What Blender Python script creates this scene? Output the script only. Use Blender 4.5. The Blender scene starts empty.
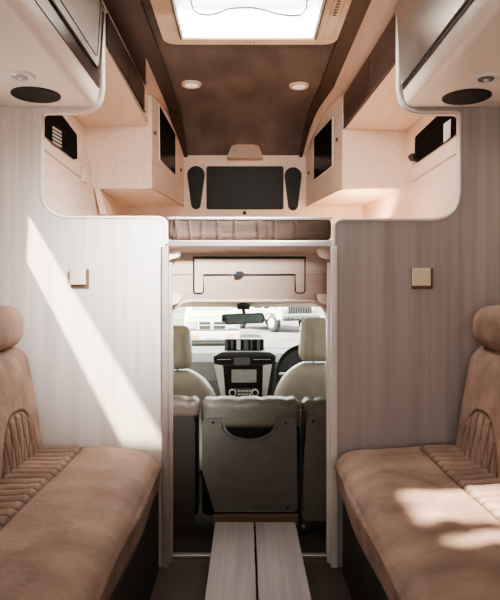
import bpy, math, random
import numpy as np
from mathutils import Vector, Matrix
from mathutils.geometry import tessellate_polygon
random.seed(4)
sc = bpy.context.scene
C = sc.collection
F, CX, CY, CZ = 600.0, 246.0, 290.0, 1.066

def P(px, py, Y):
    return Vector(((px-CX)*Y/F, Y, CZ+(CY-py)*Y/F))
def XZ(px, py, Y):
    p = P(px, py, Y); return (p.x, p.z)
def ray_plane(px, py, p0, n):
    d = Vector(((px-CX)/F, 1, (CY-py)/F)); o = Vector((0, 0, CZ))
    t = (Vector(p0)-o).dot(n)/d.dot(n); return o+d*t

# ---------------------------------------------------------------- materials
def lin(c):
    return tuple(((v/255)/12.92 if v/255 <= .04045 else ((v/255+.055)/1.055)**2.4) for v in c)+(1,)
def mat(name, c, rough=.5, c2=None, scale=(8, 8, 8), detail=4, bump=0, bscale=None, metal=0, coat=0, spec=.5, ramp=(.35, .65), emit=0):
    m = bpy.data.materials.new(name); m.use_nodes = True
    nt = m.node_tree; b = nt.nodes['Principled BSDF']
    b.inputs['Roughness'].default_value = rough; b.inputs['Metallic'].default_value = metal
    b.inputs['Coat Weight'].default_value = coat; b.inputs['Specular IOR Level'].default_value = spec
    tc = nt.nodes.new('ShaderNodeTexCoord')
    def noise(s, d):
        mp = nt.nodes.new('ShaderNodeMapping'); mp.inputs['Scale'].default_value = s
        nz = nt.nodes.new('ShaderNodeTexNoise'); nz.inputs['Scale'].default_value = 1; nz.inputs['Detail'].default_value = d
        nt.links.new(tc.outputs['Object'], mp.inputs['Vector']); nt.links.new(mp.outputs['Vector'], nz.inputs['Vector'])
        return nz
    c2 = c2 or tuple(max(0, v*.94) for v in c)
    nz = noise(scale, detail)
    r = nt.nodes.new('ShaderNodeValToRGB')
    r.color_ramp.elements[0].color = lin(c2); r.color_ramp.elements[1].color = lin(c)
    r.color_ramp.elements[0].position = ramp[0]; r.color_ramp.elements[1].position = ramp[1]
    nt.links.new(nz.outputs['Fac'], r.inputs['Fac']); nt.links.new(r.outputs['Color'], b.inputs['Base Color'])
    if bump:
        nb = noise(bscale or scale, 6)
        bp = nt.nodes.new('ShaderNodeBump'); bp.inputs['Strength'].default_value = bump; bp.inputs['Distance'].default_value = .01
        nt.links.new(nb.outputs['Fac'], bp.inputs['Height']); nt.links.new(bp.outputs['Normal'], b.inputs['Normal'])
    if emit:
        nt.links.new(r.outputs['Color'], b.inputs['Emission Color']); b.inputs['Emission Strength'].default_value = emit
    return m
def glass(name, tint=(1, 1, 1), gl=.08, rough=.02, white=0):
    m = bpy.data.materials.new(name); m.use_nodes = True
    nt = m.node_tree; nt.nodes.clear()
    out = nt.nodes.new('ShaderNodeOutputMaterial'); t = nt.nodes.new('ShaderNodeBsdfTransparent')
    g = nt.nodes.new('ShaderNodeBsdfGlossy'); g.inputs['Roughness'].default_value = rough
    t.inputs['Color'].default_value = (*tint, 1)
    nz = nt.nodes.new('ShaderNodeTexNoise'); nz.inputs['Scale'].default_value = 3
    mr = nt.nodes.new('ShaderNodeMapRange'); mr.inputs['To Min'].default_value = gl*.8; mr.inputs['To Max'].default_value = gl*1.2
    nt.links.new(nz.outputs['Fac'], mr.inputs['Value'])
    mx = nt.nodes.new('ShaderNodeMixShader')
    nt.links.new(mr.outputs['Result'], mx.inputs['Fac']); nt.links.new(t.outputs[0], mx.inputs[1]); nt.links.new(g.outputs[0], mx.inputs[2])
    last = mx
    if white:
        tr = nt.nodes.new('ShaderNodeBsdfTranslucent'); m2 = nt.nodes.new('ShaderNodeMixShader'); m2.inputs['Fac'].default_value = white
        nt.links.new(mx.outputs[0], m2.inputs[1]); nt.links.new(tr.outputs[0], m2.inputs[2]); last = m2
    nt.links.new(last.outputs[0], out.inputs['Surface'])
    return m

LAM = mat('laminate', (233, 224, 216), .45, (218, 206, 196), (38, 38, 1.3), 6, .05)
LAMR = mat('laminate_shaded', (186, 177, 172), .5, (164, 154, 149), (34, 34, 1.1), 6, .05, ramp=(.3, .7))  # same laminate as LAM with the shade put into the colour
PEACH = mat('peach_laminate', (238, 216, 200), .45, (229, 205, 188), (30, 3, 30), 5, .03)
TAN = mat('tan_board', (190, 166, 147), .5, (176, 152, 134), (3, 30, 30), 5, .03)
TRIM = mat('pale_trim', (236, 226, 216), .35)
SHELL = mat('cabinet_shell', (246, 234, 224), .4, (242, 229, 218), (2, 2, 2))
SUEDE = mat('suede', (168, 143, 128), .72, (132, 109, 97), (8, 8, 8), 8, .4, (45, 45, 45), spec=.3, ramp=(.32, .68))
def add_seams(m, dark):
    nt = m.node_tree; b = nt.nodes['Principled BSDF']; src = b.inputs['Base Color'].links[0].from_socket
    at = nt.nodes.new('ShaderNodeAttribute'); at.attribute_name = 'seam'
    mx = nt.nodes.new('ShaderNodeMix'); mx.data_type = 'RGBA'
    nt.links.new(at.outputs['Fac'], mx.inputs['Factor']); nt.links.new(src, mx.inputs['A']); mx.inputs['B'].default_value = lin(dark)
    nt.links.new(mx.outputs['Result'], b.inputs['Base Color'])
add_seams(SUEDE, (62, 44, 35))
CEIL = mat('ceiling_suede', (124, 113, 108), .7, (88, 79, 75), (5, 2.5, 5), 8, .2, (40, 40, 40), spec=.2, ramp=(.3, .7))
BEAM = mat('dark_beam', (62, 46, 38), .45)
DOORD = mat('dark_door', (74, 58, 52), .38, (56, 43, 38), (30, 6, 30), 5, spec=.35)
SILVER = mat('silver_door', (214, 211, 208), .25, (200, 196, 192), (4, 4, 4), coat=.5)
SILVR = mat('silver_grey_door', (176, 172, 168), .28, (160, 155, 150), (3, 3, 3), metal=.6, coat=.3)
GUN = mat('gunmetal_frame', (92, 84, 80), .3, metal=.6)
RUB = mat('black_rubber', (24, 22, 22), .6)
BLK = mat('black_gloss', (14, 15, 16), .2, spec=.12)
WINB = mat('tinted_window', (16, 16, 17), .6, spec=.02)
BLKM = mat('black_matte', (26, 25, 24), .45, spec=.3)
SPK = mat('speaker_mesh', (34, 31, 30), .8, bump=.4, bscale=(400, 400, 400))
MATT = mat('mattress_fabric', (94, 76, 64), .9, (72, 58, 49), (5, 30, 30), 5, .3, (40, 90, 90))
FLOORM = mat('floor_vinyl', (88, 74, 65), .45, (62, 52, 46), (14, 1.2, 14), 6, .05, ramp=(.3, .7))
BOARD = mat('board_laminate', (176, 168, 168), .45, (154, 148, 150), (46, 1.6, 46), 6, .03, ramp=(.3, .7))
BENCHB = mat('bench_base', (40, 36, 34), .5)
WALLM = mat('side_wall', (222, 206, 192), .6)
ALUM = mat('aluminium', (205, 200, 195), .3, metal=.8)
PLAST = mat('cream_plastic', (238, 226, 196), .35)
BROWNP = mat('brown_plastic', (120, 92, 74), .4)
WHT = mat('white_plastic', (240, 238, 234), .35)
LENS = mat('light_lens', (255, 250, 244), .3, emit=.55)
RINGM = mat('rose_ring', (222, 196, 178), .3)
CREAM = mat('cream_leather', (204, 201, 186), .4, (188, 185, 170), (10, 10, 10), 5, .1, (90, 90, 90))
OLIVE = mat('grey_leather', (122, 118, 106), .42, (108, 104, 92), (12, 12, 12), 5, .12, (90, 90, 90))
PANELG = mat('seatback_plastic', (118, 113, 105), .4, (110, 105, 97), (20, 20, 20), 4, .05, (300, 300, 300))
DARKP = mat('dark_carpet', (44, 41, 39), .9)
DASH = mat('dash_plastic', (150, 152, 154), .6, (138, 140, 142), (20, 20, 20), 4, .1, (300, 300, 300))
DASHD = mat('dash_dark', (46, 47, 48), .4)
CHROME = mat('satin_chrome', (222, 224, 226), .3, metal=.3)
SCREEN = mat('screen', (176, 180, 180), .2, (150, 154, 154), (20, 20, 20))
MIRG = mat('mirror_back', (44, 62, 56), .25, coat=.3)
HEADL = mat('headliner', (226, 214, 194), .8)
ASPH = mat('pale_asphalt', (150, 150, 152), .9, (118, 119, 121), (.7, .25, 1), 8, ramp=(.35, .65))
CARW = mat('white_paint', (240, 240, 240), .3, coat=.4)
CARG = mat('grey_plastic', (98, 102, 104), .5)
CARD = mat('dark_grille', (52, 55, 57), .5)
AMB = mat('amber_lens', (240, 190, 90), .3)
TYRE = mat('tyre', (60, 62, 64), .8)
CARWIN = mat('car_glass', (186, 196, 198), .1)
CLEAR = glass('clear_glass', (.93, .97, .95), .05)
DOME = glass('dome_acrylic', (.97, .98, 1), .04, .05, white=.25)

# ---------------------------------------------------------------- mesh collector
SEAM = []
class M:
    def __init__(s): s.v = []; s.f = []; s.attr = None
    def add(s, vs, fs):
        n = len(s.v); s.v += [tuple(v) for v in vs]; s.f += [tuple(i+n for i in f) for f in fs]; return s
    def prism(s, pts, vec):
        n = len(pts); vec = Vector(vec); a = [Vector(p) for p in pts]
        nrm = Vector((0, 0, 0))
        for i in range(n): nrm += a[i].cross(a[(i+1) % n])
        if nrm.dot(vec) > 0: a.reverse()
        vs = a+[p+vec for p in a]
        fs = [tuple(range(n)), tuple(range(2*n-1, n-1, -1))]
        fs += [(i, i+n, (i+1) % n+n, (i+1) % n) for i in range(n)]
        return s.add(vs, fs)
    def rbox(s, x0, x1, y0, y1, z0, z1, r=.004, n=(0, 0, 0), disp=None, k=3):
        h = [(x1-x0)/2, (y1-y0)/2, (z1-z0)/2]; c = np.array([(x0+x1)/2, (y0+y1)/2, (z0+z1)/2])
        r = min(r, min(h)*.999)
        ax = []
        for i in range(3):
            e = [-h[i]+r*(1-math.cos(math.pi/2*j/k)) if False else -h[i]+r*(j/k) for j in range(k+1)]
            mid = list(np.linspace(-h[i]+r, h[i]-r, n[i]+2))[1:-1]
            ax.append(np.array(e+mid+[-q for q in e[::-1]]))
        V = {}; vs = []; fs = []
        def vid(p):
            key = tuple(np.round(p, 7))
            if key not in V: V[key] = len(vs); vs.append(p)
            return V[key]
        for a in range(3):
            b, d = (a+1) % 3, (a+2) % 3
            for sg in (-1, 1):
                A, B = ax[b], ax[d]
                g = [[None]*len(B) for _ in A]
                for i, u in enumerate(A):
                    for j, w in enumerate(B):
                        p = np.zeros(3); p[a] = sg*h[a]; p[b] = u; p[d] = w; g[i][j] = vid(p)
                for i in range(len(A)-1):
                    for j in range(len(B)-1):
                        q = (g[i][j], g[i+1][j], g[i+1][j+1], g[i][j+1])
                        fs.append(q if sg > 0 else q[::-1])
        q = np.array(vs); hh = np.array(h)-r
        inn = np.clip(q, -hh, hh); d = q-inn
        # even angular spacing on the rounded edge
        L = np.linalg.norm(d, axis=1, keepdims=True); L[L == 0] = 1
        p = inn+r*d/L+c
        if disp: SEAM.clear(); p = disp(p, q/np.array(h))
        if disp and SEAM: s.attr = SEAM[0]
        return s.add(p.tolist(), fs)
    def tube(s, pts, r, n=8, flat=None, closed=False):
        pts = [Vector(p) for p in pts]; N = len(pts); up = None; vs = []
        for i, p in enumerate(pts):
            if closed: t = (pts[(i+1) % N]-pts[i-1]).normalized()
            else: t = (pts[min(i+1, N-1)]-pts[max(i-1, 0)]).normalized()
            if up is None: up = Vector(flat) if flat else (Vector((0, 0, 1)) if abs(t.z) < .9 else Vector((1, 0, 0)))
            elif flat: up = Vector(flat)
            u = (up-t*up.dot(t)).normalized(); w = t.cross(u); up = u
            rr = r[i] if isinstance(r, list) else r
            ru, rw = rr if isinstance(rr, tuple) else (rr, rr)
            for j in range(n):
                a = 2*math.pi*(j+.5)/n; vs.append(p+u*math.cos(a)*ru+w*math.sin(a)*rw)
        fs = []
        for i in range(N if closed else N-1):
            for j in range(n):
                k = (i+1) % N
                fs.append((i*n+j, i*n+(j+1) % n, k*n+(j+1) % n, k*n+j))
        if not closed: fs += [tuple(range(n-1, -1, -1)), tuple((N-1)*n+j for j in range(n))]
        return s.add(vs, fs)
    def lathe(s, prof, o, axis=(0, 0, 1), n=28):
        axis = Vector(axis).normalized(); u = axis.orthogonal().normalized(); w = axis.cross(u); o = Vector(o)
        vs = []; fs = []
        for (r, h) in prof:
            for j in range(n):
                a = 2*math.pi*j/n; vs.append(o+axis*h+(u*math.cos(a)+w*math.sin(a))*max(r, 1e-4))
        for i in range(len(prof)-1):
            for j in range(n): fs.append((i*n+j, i*n+(j+1) % n, (i+1)*n+(j+1) % n, (i+1)*n+j))
        fs += [tuple(range(n-1, -1, -1)), tuple((len(prof)-1)*n+j for j in range(n))]
        return s.add(vs, fs)
    def xf(s, mt, start=0):
        s.v[start:] = [tuple(mt @ Vector(v)) for v in s.v[start:]]; return s

def fillet(pts, seg=8):
    out = []; n = len(pts)
    for i in range(n):
        x, y, r = (list(pts[i])+[0])[:3]
        if r <= 0: out.append((x, y)); continue
        p = Vector((x, y)); a = Vector(pts[i-1][:2])-p; b = Vector(pts[(i+1) % n][:2])-p
        ang = a.angle(b); t = min(r/math.tan(ang/2), a.length*.49, b.length*.49)
        a.normalize(); b.normalize(); s0 = p+a*t; s1 = p+b*t
        for k in range(seg+1):
            u = k/seg; q = s0*(1-u)**2+p*2*u*(1-u)+s1*u*u
            # pull quadratic toward circle
            out.append((q.x, q.y))
    return out
def rrect(x0, y0, x1, y1, r, seg=8): return fillet([(x0, y0, r), (x1, y0, r), (x1, y1, r), (x0, y1, r)], seg)

WL = {}
def obj(name, m, material, parent=None, smooth=False, kind=None, label=None, cat=None, group=None):
    me = bpy.data.meshes.new(name)
    off = WL.get(parent.name, Vector((0, 0, 0))) if parent else None
    vs = [tuple(Vector(v)-off) for v in m.v] if parent else m.v
    base = Vector((0, 0, 0))
    if not parent:
        a = np.array(vs); base = Vector(((a[:, 0].min()+a[:, 0].max())/2, (a[:, 1].min()+a[:, 1].max())/2, a[:, 2].min()))
        vs = [tuple(Vector(v)-base) for v in vs]
    me.from_pydata(vs, [], m.f); me.materials.append(material)
    if smooth: me.polygons.foreach_set('use_smooth', [True]*len(me.polygons))
    if m.attr is not None and len(m.attr) == len(m.v):
        at = me.attributes.new('seam', 'FLOAT', 'POINT'); at.data.foreach_set('value', np.asarray(m.attr, dtype=np.float32))
    me.update()
    if smooth == 'auto': me.set_sharp_from_angle(angle=math.radians(38))
    o = bpy.data.objects.new(name, me); C.objects.link(o)
    if parent: o.parent = parent; WL[o.name] = off
    else: o.location = base; WL[o.name] = base
    if kind: o['kind'] = kind
    if label: o['label'] = label
    if cat: o['category'] = cat
    if group: o['group'] = group
    return o
def thing(name, label, cat, loc, group=None):
    o = bpy.data.objects.new(name, None); C.objects.link(o); o.location = loc; o.empty_display_size = .05
    o['label'] = label; o['category'] = cat
    if group: o['group'] = group
    WL[o.name] = Vector(loc); return o
def struct(name, m, material, label, cat, smooth=False):
    return obj(name, m, material, None, smooth, 'structure', label, cat)

SUN = Vector((.51, .5, -.86)).normalized()
YP = 2.31      # the two upright partitions
YF = 4.07      # front end of the sleeping alcove
def back(p, axis, val):
    t = (p[axis]-val)/SUN[axis]; return Vector(p)-SUN*t

def tess(outer, holes):
    loops = [outer]+holes; flat = [p for l in loops for p in l]
    return flat, [tuple(t) for t in tessellate_polygon([[Vector(p) for p in l] for l in loops])]

# ================================================================= SETTING
m = M().rbox(-1.0, 1.0, -.7, 2.42, -.04, 0, .002)
struct('floor', m, FLOORM, 'dark brown wood-look floor between the two benches', 'floor')

# left wall with an added hole, shaped to throw the slanting sun stripe
stripe = [P(29, 216, YP), P(163, 442, YP), P(122, 442, YP), P(27, 262, YP)]
hole = [back(p, 0, -.98) for p in stripe]
outer = [Vector((-.98, -.7, -.02)), Vector((-.98, 2.34, -.02)), Vector((-.98, 2.34, 2.17)), Vector((-.98, -.7, 2.17))]
fl, fs = tess(outer, [hole])
struct('wall_left', M().add(fl, fs), WALLM, 'beige side wall behind the left bench', 'wall')
m = M().add([(.98, -.7, -.02), (.98, 2.34, -.02), (.98, 2.34, 2.17), (.98, -.7, 2.17)], [(0, 1, 2, 3)])
struct('wall_right', m, WALLM, 'beige side wall behind the right bench', 'wall')

bk_o = [Vector((x, -.68, z)) for x, z in [(-.98, 0), (.98, 0), (.98, 2.16), (-.98, 2.16)]]
bk_h = [Vector((x, -.68, z)) for x, z in rrect(-.45, 1.0, .45, 1.65, .06)]
fl, fs = tess(bk_o, [bk_h])
struct('wall_back', M().add(fl, fs), WALLM, 'beige rear wall with a window behind the benches', 'wall')
# partitions
def partition(sgn):
    if sgn < 0:
        pts = [(-12, 567), (165, 567), (165, 219, 8), (42, 219, 30), (42, 113, 5), (103, 113, 26), (103, -5), (-12, -5)]
        path = [(103, -5), (103, 112, 26), (42, 112, 5), (42, 218, 30), (166, 218, 9), (166, 244)]
    else:
        pts = [(504, 567), (335, 567), (335, 221, 8), (459, 221, 30), (459, 114, 5), (398, 114, 26), (398, -5), (504, -5)]
        path = [(398, -5), (398, 113, 26), (459, 113, 5), (459, 220, 30), (334, 220, 9), (334, 245)]
    pp = fillet(pts, 12)
    side = 'left' if sgn < 0 else 'right'
    m = M().prism([P(x, y, YP) for x, y in pp], (0, .03, 0))
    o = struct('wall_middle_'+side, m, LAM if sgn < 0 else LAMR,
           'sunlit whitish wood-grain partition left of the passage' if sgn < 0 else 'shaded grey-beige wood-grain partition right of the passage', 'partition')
    n = len(path); f = [path[0]]
    full = fillet(path, 12)
    # fillet treats the list as closed: end points have no radius so they stay put
    m = M().tube([P(x, y, YP+.008) for x, y in full], (.010, .022), 10, flat=None)
    # flatten: radius across the plane of the board .010, along Y .018
    m = M()
    pts3 = [P(x, y, YP+.012) for x, y in full]
    m.tube(pts3, (.016, .0085), 10, flat=(0, 1, 0))
    struct('trim_'+('1' if sgn < 0 else '2'), m, TRIM, ('pale rounded edging around the left partition opening' if sgn < 0 else 'pale rounded edging around the right partition opening'), 'trim', 'auto')
partition(-1); partition(1)

# passage jambs + upright aluminium-look edging
for k, (a, b) in enumerate(((165, 172), (334, 327))):
    x0 = P(a, 0, YP+.03).x; x1 = P(a, 0, YP+.03).x - (.02 if k == 0 else -.02)
    m = M().rbox(min(x0, x1), max(x0, x1), YP+.03, 2.42, 0, 1.235, .002)
    struct('wall_passage_'+('left' if k == 0 else 'right'), m, PEACH, 'beige reveal on the %s side of the passage' % ('left' if k == 0 else 'right'), 'wall')
    X = P(a, 0, YP).x
    m = M().rbox(X-.012, X+.012, YP-.012, YP+.03, 0, 1.235 if 0 else P(0, 246, YP).z, .004)
    s_ = 1 if k == 0 else -1
    m.rbox(min(X+s_*.004, X+s_*.022), max(X+s_*.004, X+s_*.022), YP+.03, YP+.05, 0, P(0, 262, YP).z, .003)
    struct('trim_'+str(3+k), m, TRIM if k else mat('passage_edge', (176, 160, 150), .4), 'upright edging strip on the %s edge of the passage' % ('left' if k == 0 else 'right'), 'trim', 'auto')

# header wall with the rounded walk-through opening
YH = 2.42
outer = [P(x, y, YH) for x, y in [(160, 246), (338, 246), (338, 569), (160, 569)]]
hole = [P(x, y, YH) for x, y in fillet([(171, 569), (171, 301, 22), (328, 301, 22), (328, 569)][::1], 10)]
# build as an arch ring (open at the bottom)
h2 = fillet([(171, 569), (171, 301, 22), (328, 301, 22), (328, 569)], 10)
arch = [(160, 569), (160, 246), (338, 246), (338, 569)]
poly = [(160, 569)]+h2+[(338, 569), (338, 246), (160, 246)]
m = M().prism([P(x, y, YH) for x, y in poly], (0, .02, 0))
struct('wall_header', m, TAN, 'beige wall above the cab passage with rounded opening', 'wall')
m = M().tube([P(x, y, YH-.004) for x, y in h2], (.010, .008), 8, flat=(0, 1, 0))
struct('trim_5', m, RINGM, 'slim edging around the rounded cab opening', 'trim', 'auto')
m = M().rbox(P(166, 0, 2.4).x, P(334, 0, 2.4).x, 2.385, 2.41, 0, .012, .003)
struct('trim_6', m, ALUM, 'thin metal threshold strip across the floor of the passage', 'trim')
# little rounded corbels
for k, x in enumerate((172, 326)):
    s_ = 1 if k == 0 else -1
    for (yy, nm) in ((252, 0), (302, 1)):
        pts = fillet([(x-8*s_, yy-4), (x+10*s_, yy-4, 2), (x+7*s_, yy+5, 5), (x-3*s_, yy+8, 4), (x-8*s_, yy+12)], 6)
        m = M().prism([P(a, b+(-4 if nm else 0), 2.37) for a, b in pts], (0, .05, 0))
        struct('trim_%d' % (7+k*2+nm), m, PEACH, '%s rounded corner block at the %s of the passage header' % ('left' if k == 0 else 'right', 'bottom' if nm else 'top'), 'trim')

# flap in the header
t = thing('folding_flap', 'beige fold-down flap with dark outline above the cab passage', 'flap', P(249, 274, 2.41))
Y = 2.415
u = fillet([(194, 258, 1), (305, 258, 1), (305, 293, 3), (295.5, 293, 3), (295.5, 274.5), (203.5, 274.5), (203.5, 293, 3), (194, 293, 3)], 5)
obj('panel', M().prism([P(x, y, Y) for x, y in u], (0, .004, 0)), mat('flap_board', (197, 172, 153), .5, (184, 160, 142), (3, 30, 30), 5), t)
ring = M().tube([P(x, y, Y-.001) for x, y in u], .0025, 6, closed=True)
ring.tube([P(193, 257.5, Y-.001), P(306, 257.5, Y-.001)], .0045, 6)
obj('outline_groove', ring, RUB, t)
lt = M().prism([P(x, y, Y-.02) for x, y in [(236, 271.5), (241, 271), (245, 273.5), (241, 276.5), (236, 276)]], (0, .018, 0))
obj('latch', lt, RUB, t, label='small black latch')
m = M()
for a, b in ((172, 194), (305, 327)): m.tube([P(a, 274.5, 2.418), P(b, 274.5, 2.418)], .0012, 4)
struct('trim_11', m, BROWNP, 'fine joint line across the passage header', 'trim')

# ================================================================= bed platform and mattress
t = thing('bed_platform', 'beige bed board with a silver front rail above the passage', 'bed', (0, 3.1, 1.24))
z0 = P(0, 246, YP).z
xa, xb = P(166.5, 0, 2.325).x, P(333.5, 0, 2.325).x
obj('front_rail', M().rbox(xa, xb, 2.322, 2.335, P(0, 246.5, 2.325).z, P(0, 240.5, 2.325).z, .003), ALUM, t, 'auto')
m = M().prism([(xa, 2.336, P(0, 246.5, 2.336).z), (xa, 2.419, P(0, 253.5, 2.419).z), (xa, 2.419, 1.26), (xa, 2.336, 1.26)], (xb-xa, 0, 0))
obj('front_edge', m, PEACH, t)
m = M().rbox(-.72, .72, 2.44, YF-.01, 1.225, 1.255, .004)
obj('board', m, PEACH, t)
random.seed(7)
wr = [(random.uniform(-.31, .31), random.uniform(-.1, .1), random.uniform(.003, .007)) for _ in range(14)]
def md(p, q):
    d = np.zeros(len(p))
    for (x, sl, w) in wr:
        d += np.exp(-((p[:, 0]-x-sl*(p[:, 2]-1.3))/w)**2)*.011
    front = (q[:, 1] < -.9)
    p[:, 1] -= np.where(front, d-.002, 0)
    return p
t = thing('mattress', 'brown fabric mattress on the bed board above the passage', 'mattress', (0, 3, 1.262))
zt = P(0, 218.0, 2.35).z
m = M().rbox(xa+.002, xb-.002, 2.352, YF-.02, 1.262, zt, .02, (160, 6, 10), md, 4)
obj('cover', m, MATT, t, True)
m = M().tube([(xa+.002, 2.352, zt-.001), (xb-.002, 2.352, zt-.001)], .006, 8)
obj('piping', m, TRIM, t, True, label='pale top piping')

# ================================================================= ceiling
NY = 24
def zc(y):
    if y <= 3.5: return 2.16
    u = (y-3.5)/(YF-3.5); return 2.16-.18*u**2.1
def strip(m, x0, x1, y0, y1, zo=0, th=.012, n=NY):
    fx0 = x0 if callable(x0) else (lambda y: x0); fx1 = x1 if callable(x1) else (lambda y: x1)
    vs = []; fs = []
    ys = np.linspace(y0, y1, n)
    for y in ys:
        z = zc(y)+zo
        vs += [(fx0(y), y, z), (fx1(y), y, z), (fx1(y), y, z+th), (fx0(y), y, z+th)]
    for i in range(n-1):
        for j in range(4):
            a = i*4+j; b = i*4+(j+1) % 4; fs.append((a, b, b+4, a+4)[::-1])
    fs += [(0, 1, 2, 3), tuple(4*(n-1)+j for j in (3, 2, 1, 0))]
    return m.add(vs, fs)
xr = lambda y: .40-.035*max(0, (y-3.2)/.87)
xro = lambda y: .468-.085*max(0, (y-3.2)/.87)
m = M()
sx0, sx1, sy0, sy1 = -.33, .365, 2.0, 2.585
strip(m, -.40, xr, sy1, YF+.01)
strip(m, -.40, sx0, 1.2, sy1, n=3); strip(m, sx1, .40, 1.2, sy1, n=3); strip(m, sx0, sx1, 1.2, sy0, n=3)
# rear part, with added holes shaped to the sun patch on the right bench
def seat(px, py, z=.478):
    Y = (z-CZ)*F/(CY-py); return P(px, py, Y)
pa = [(379, 506), (386, 500), (394, 494), (412, 491), (430, 492), (520, 489), (520, 525), (500, 526), (488, 522), (472, 524), (460, 520), (440, 518), (424, 524), (413, 536), (404, 540), (401, 528), (396, 520), (388, 521), (384, 514)]
pb = [(401, 553), (408, 545), (420, 541), (428, 544), (431, 549), (420, 553)]
pc = [(446, 540), (454, 536), (470, 539), (482, 534), (520, 533), (520, 544), (490, 541), (474, 545), (456, 544)]
pcut = [(415, 491), (418, 491), (416, 516), (413, 516)]
holes = [[back(seat(*p), 2, 2.16) for p in h] for h in (pa, pb, pc)]
fl, fs = tess([Vector((-1, -.7, 2.16)), Vector((1, -.7, 2.16)), Vector((1, 1.2, 2.16)), Vector((-1, 1.2, 2.16))], holes)
m.add(fl, fs)
struct('ceiling', m, CEIL, 'brown suede ceiling panel of the camper', 'ceiling')
m = M(); strip(m, lambda y: xro(y)-.004, .99, 1.2, YF+.01, .002); strip(m, -.99, -.462, 2.76, YF+.01, .002)
strip(m, -.99, -.54, 1.2, 2.76, .002, n=3)
# gently bulging pale cove on the right
struct('trim_12', m, PEACH, 'pale strips of ceiling outside the dark beams', 'trim')
m = M(); strip(m, -.465, -.395, 1.2, YF, -.014, .016)
dk = [(-.54, 1.2), (-.46, 1.2), (-.46, 2.76), (-.535, 3.2)]
m.prism([(x, y, 2.153) for x, y in dk], (0, 0, .006))
struct('trim_13', m, BEAM, 'dark brown beam along the left ceiling edge', 'trim')
m = M(); strip(m, lambda y: xr(y)-.005, lambda y: xro(y), 1.2, YF, -.014, .016)
struct('trim_14', m, BEAM, 'dark brown beam along the right ceiling edge', 'trim')

# ================================================================= alcove shell
def alc(sg):
    Ys = [2.34, 3.35, YF]; rows = []
    prof = {1.2: (.79, .815, .725), 1.65: (.85, .855, .80), 2.17: (.90, .93, .86)}
    vs = []; fs = []
    for z, xs in prof.items():
        for x, y in zip(xs, Ys): vs.append((sg*x, y, z))
    for r in range(2):
        for c in range(2):
            a = r*3+c; q = (a, a+1, a+4, a+3); fs.append(q if sg < 0 else q[::-1])
    return M().add(vs, fs)
struct('wall_alcove_left', alc(-1), PEACH, 'peach side wall of the sleeping alcove on the left', 'wall')
struct('wall_alcove_right', alc(1), PEACH, 'peach side wall of the sleeping alcove on the right', 'wall')
m = M().rbox(-.9, .9, YF, YF+.02, 1.2, 2.17, .002)
struct('wall_front', m, PEACH, 'peach front end wall of the sleeping alcove', 'wall')

# side windows on the alcove walls
def wall_plane(sg):
    a = Vector((sg*.85, 2.34, 1.65)); b = Vector((sg*.855, 3.35, 1.65)); c = Vector((sg*.90, 2.34, 2.17))
    n = (b-a).cross(c-a).normalized()
    if n.x*sg > 0: n = -n
    return a, n
def on(px, py, pl, off=.002): return ray_plane(px, py, pl[0]+pl[1]*off, pl[1])
pl = wall_plane(-1)
t = thing('window', 'black-tinted side window with a pale reflection in the left alcove', 'window', on(60, 150, pl)); t.name = 'window_1'; t['kind'] = 'structure'; WL['window_1'] = WL.get('window', WL[t.name] if t.name in WL else t.location.copy())
po = fillet([(40, 100, 0), (58, 112, 0), (75.5, 135, 6), (76, 161, 2), (40, 132, 0)], 6)
obj('pane', M().prism([on(x, y, pl) for x, y in po], pl[1]*.008), WINB, t)
obj('sill', M().tube([on(40, 146, pl), on(80, 177, pl)], (.006, .009), 6), PEACH, t)
po = [(52.5, 125.5), (57.5, 129), (59, 132), (61, 133), (62, 147), (52, 139)]
rf = M()
for k in range(5):
    y0 = 126+k*3.6
    rf.prism([on(52.5, y0, pl, .010), on(61.5, y0+5.5, pl, .010), on(61.5, y0+7.6, pl, .010), on(52.5, y0+2.2, pl, .010)], pl[1]*.001)
obj('pleated_reflection', rf, mat('pale_reflection', (178, 172, 166), .5), t)  # pale strips painting the reflection on the dark pane
pr = wall_plane(1)
t = thing('window_2', 'black-tinted side window with a pale blind in the right alcove', 'window', on(440, 140, pr)); t['kind'] = 'structure'
po = fillet([(460, 100, 0), (441, 114, 0), (416.5, 137, 5), (416, 163.5, 2), (460, 132, 0)], 6)
obj('pane', M().prism([on(x, y, pr) for x, y in po], pr[1]*.008), WINB, t)
obj('latch', M().prism([on(x, y, pr, .01) for x, y in fillet([(411, 157, 1), (416, 153, 1), (418, 160, 1), (414, 161.5, 1)], 3)], pr[1]*.02), RUB, t)
obj('blind', M().prism([on(x, y, pr, .010) for x, y in [(444, 124), (451, 119), (450.5, 137), (444, 143)]], pr[1]*.002), mat('pale_blind_right', (216, 214, 212), .5), t)
obj('sill', M().tube([on(412, 182, pr), on(457, 153, pr)], (.0025, .004), 6), TAN, t)
obj('wall_switch', M().prism([on(x, y, pl, .001) for x, y in fillet([(81.5, 165.5, 1), (86, 167.5, 1), (87.5, 184, 1), (81.5, 181, 1)], 3)], pl[1]*.012), PLAST, None,
    label='small cream wall switch beside the left alcove window', cat='switch')

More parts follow.
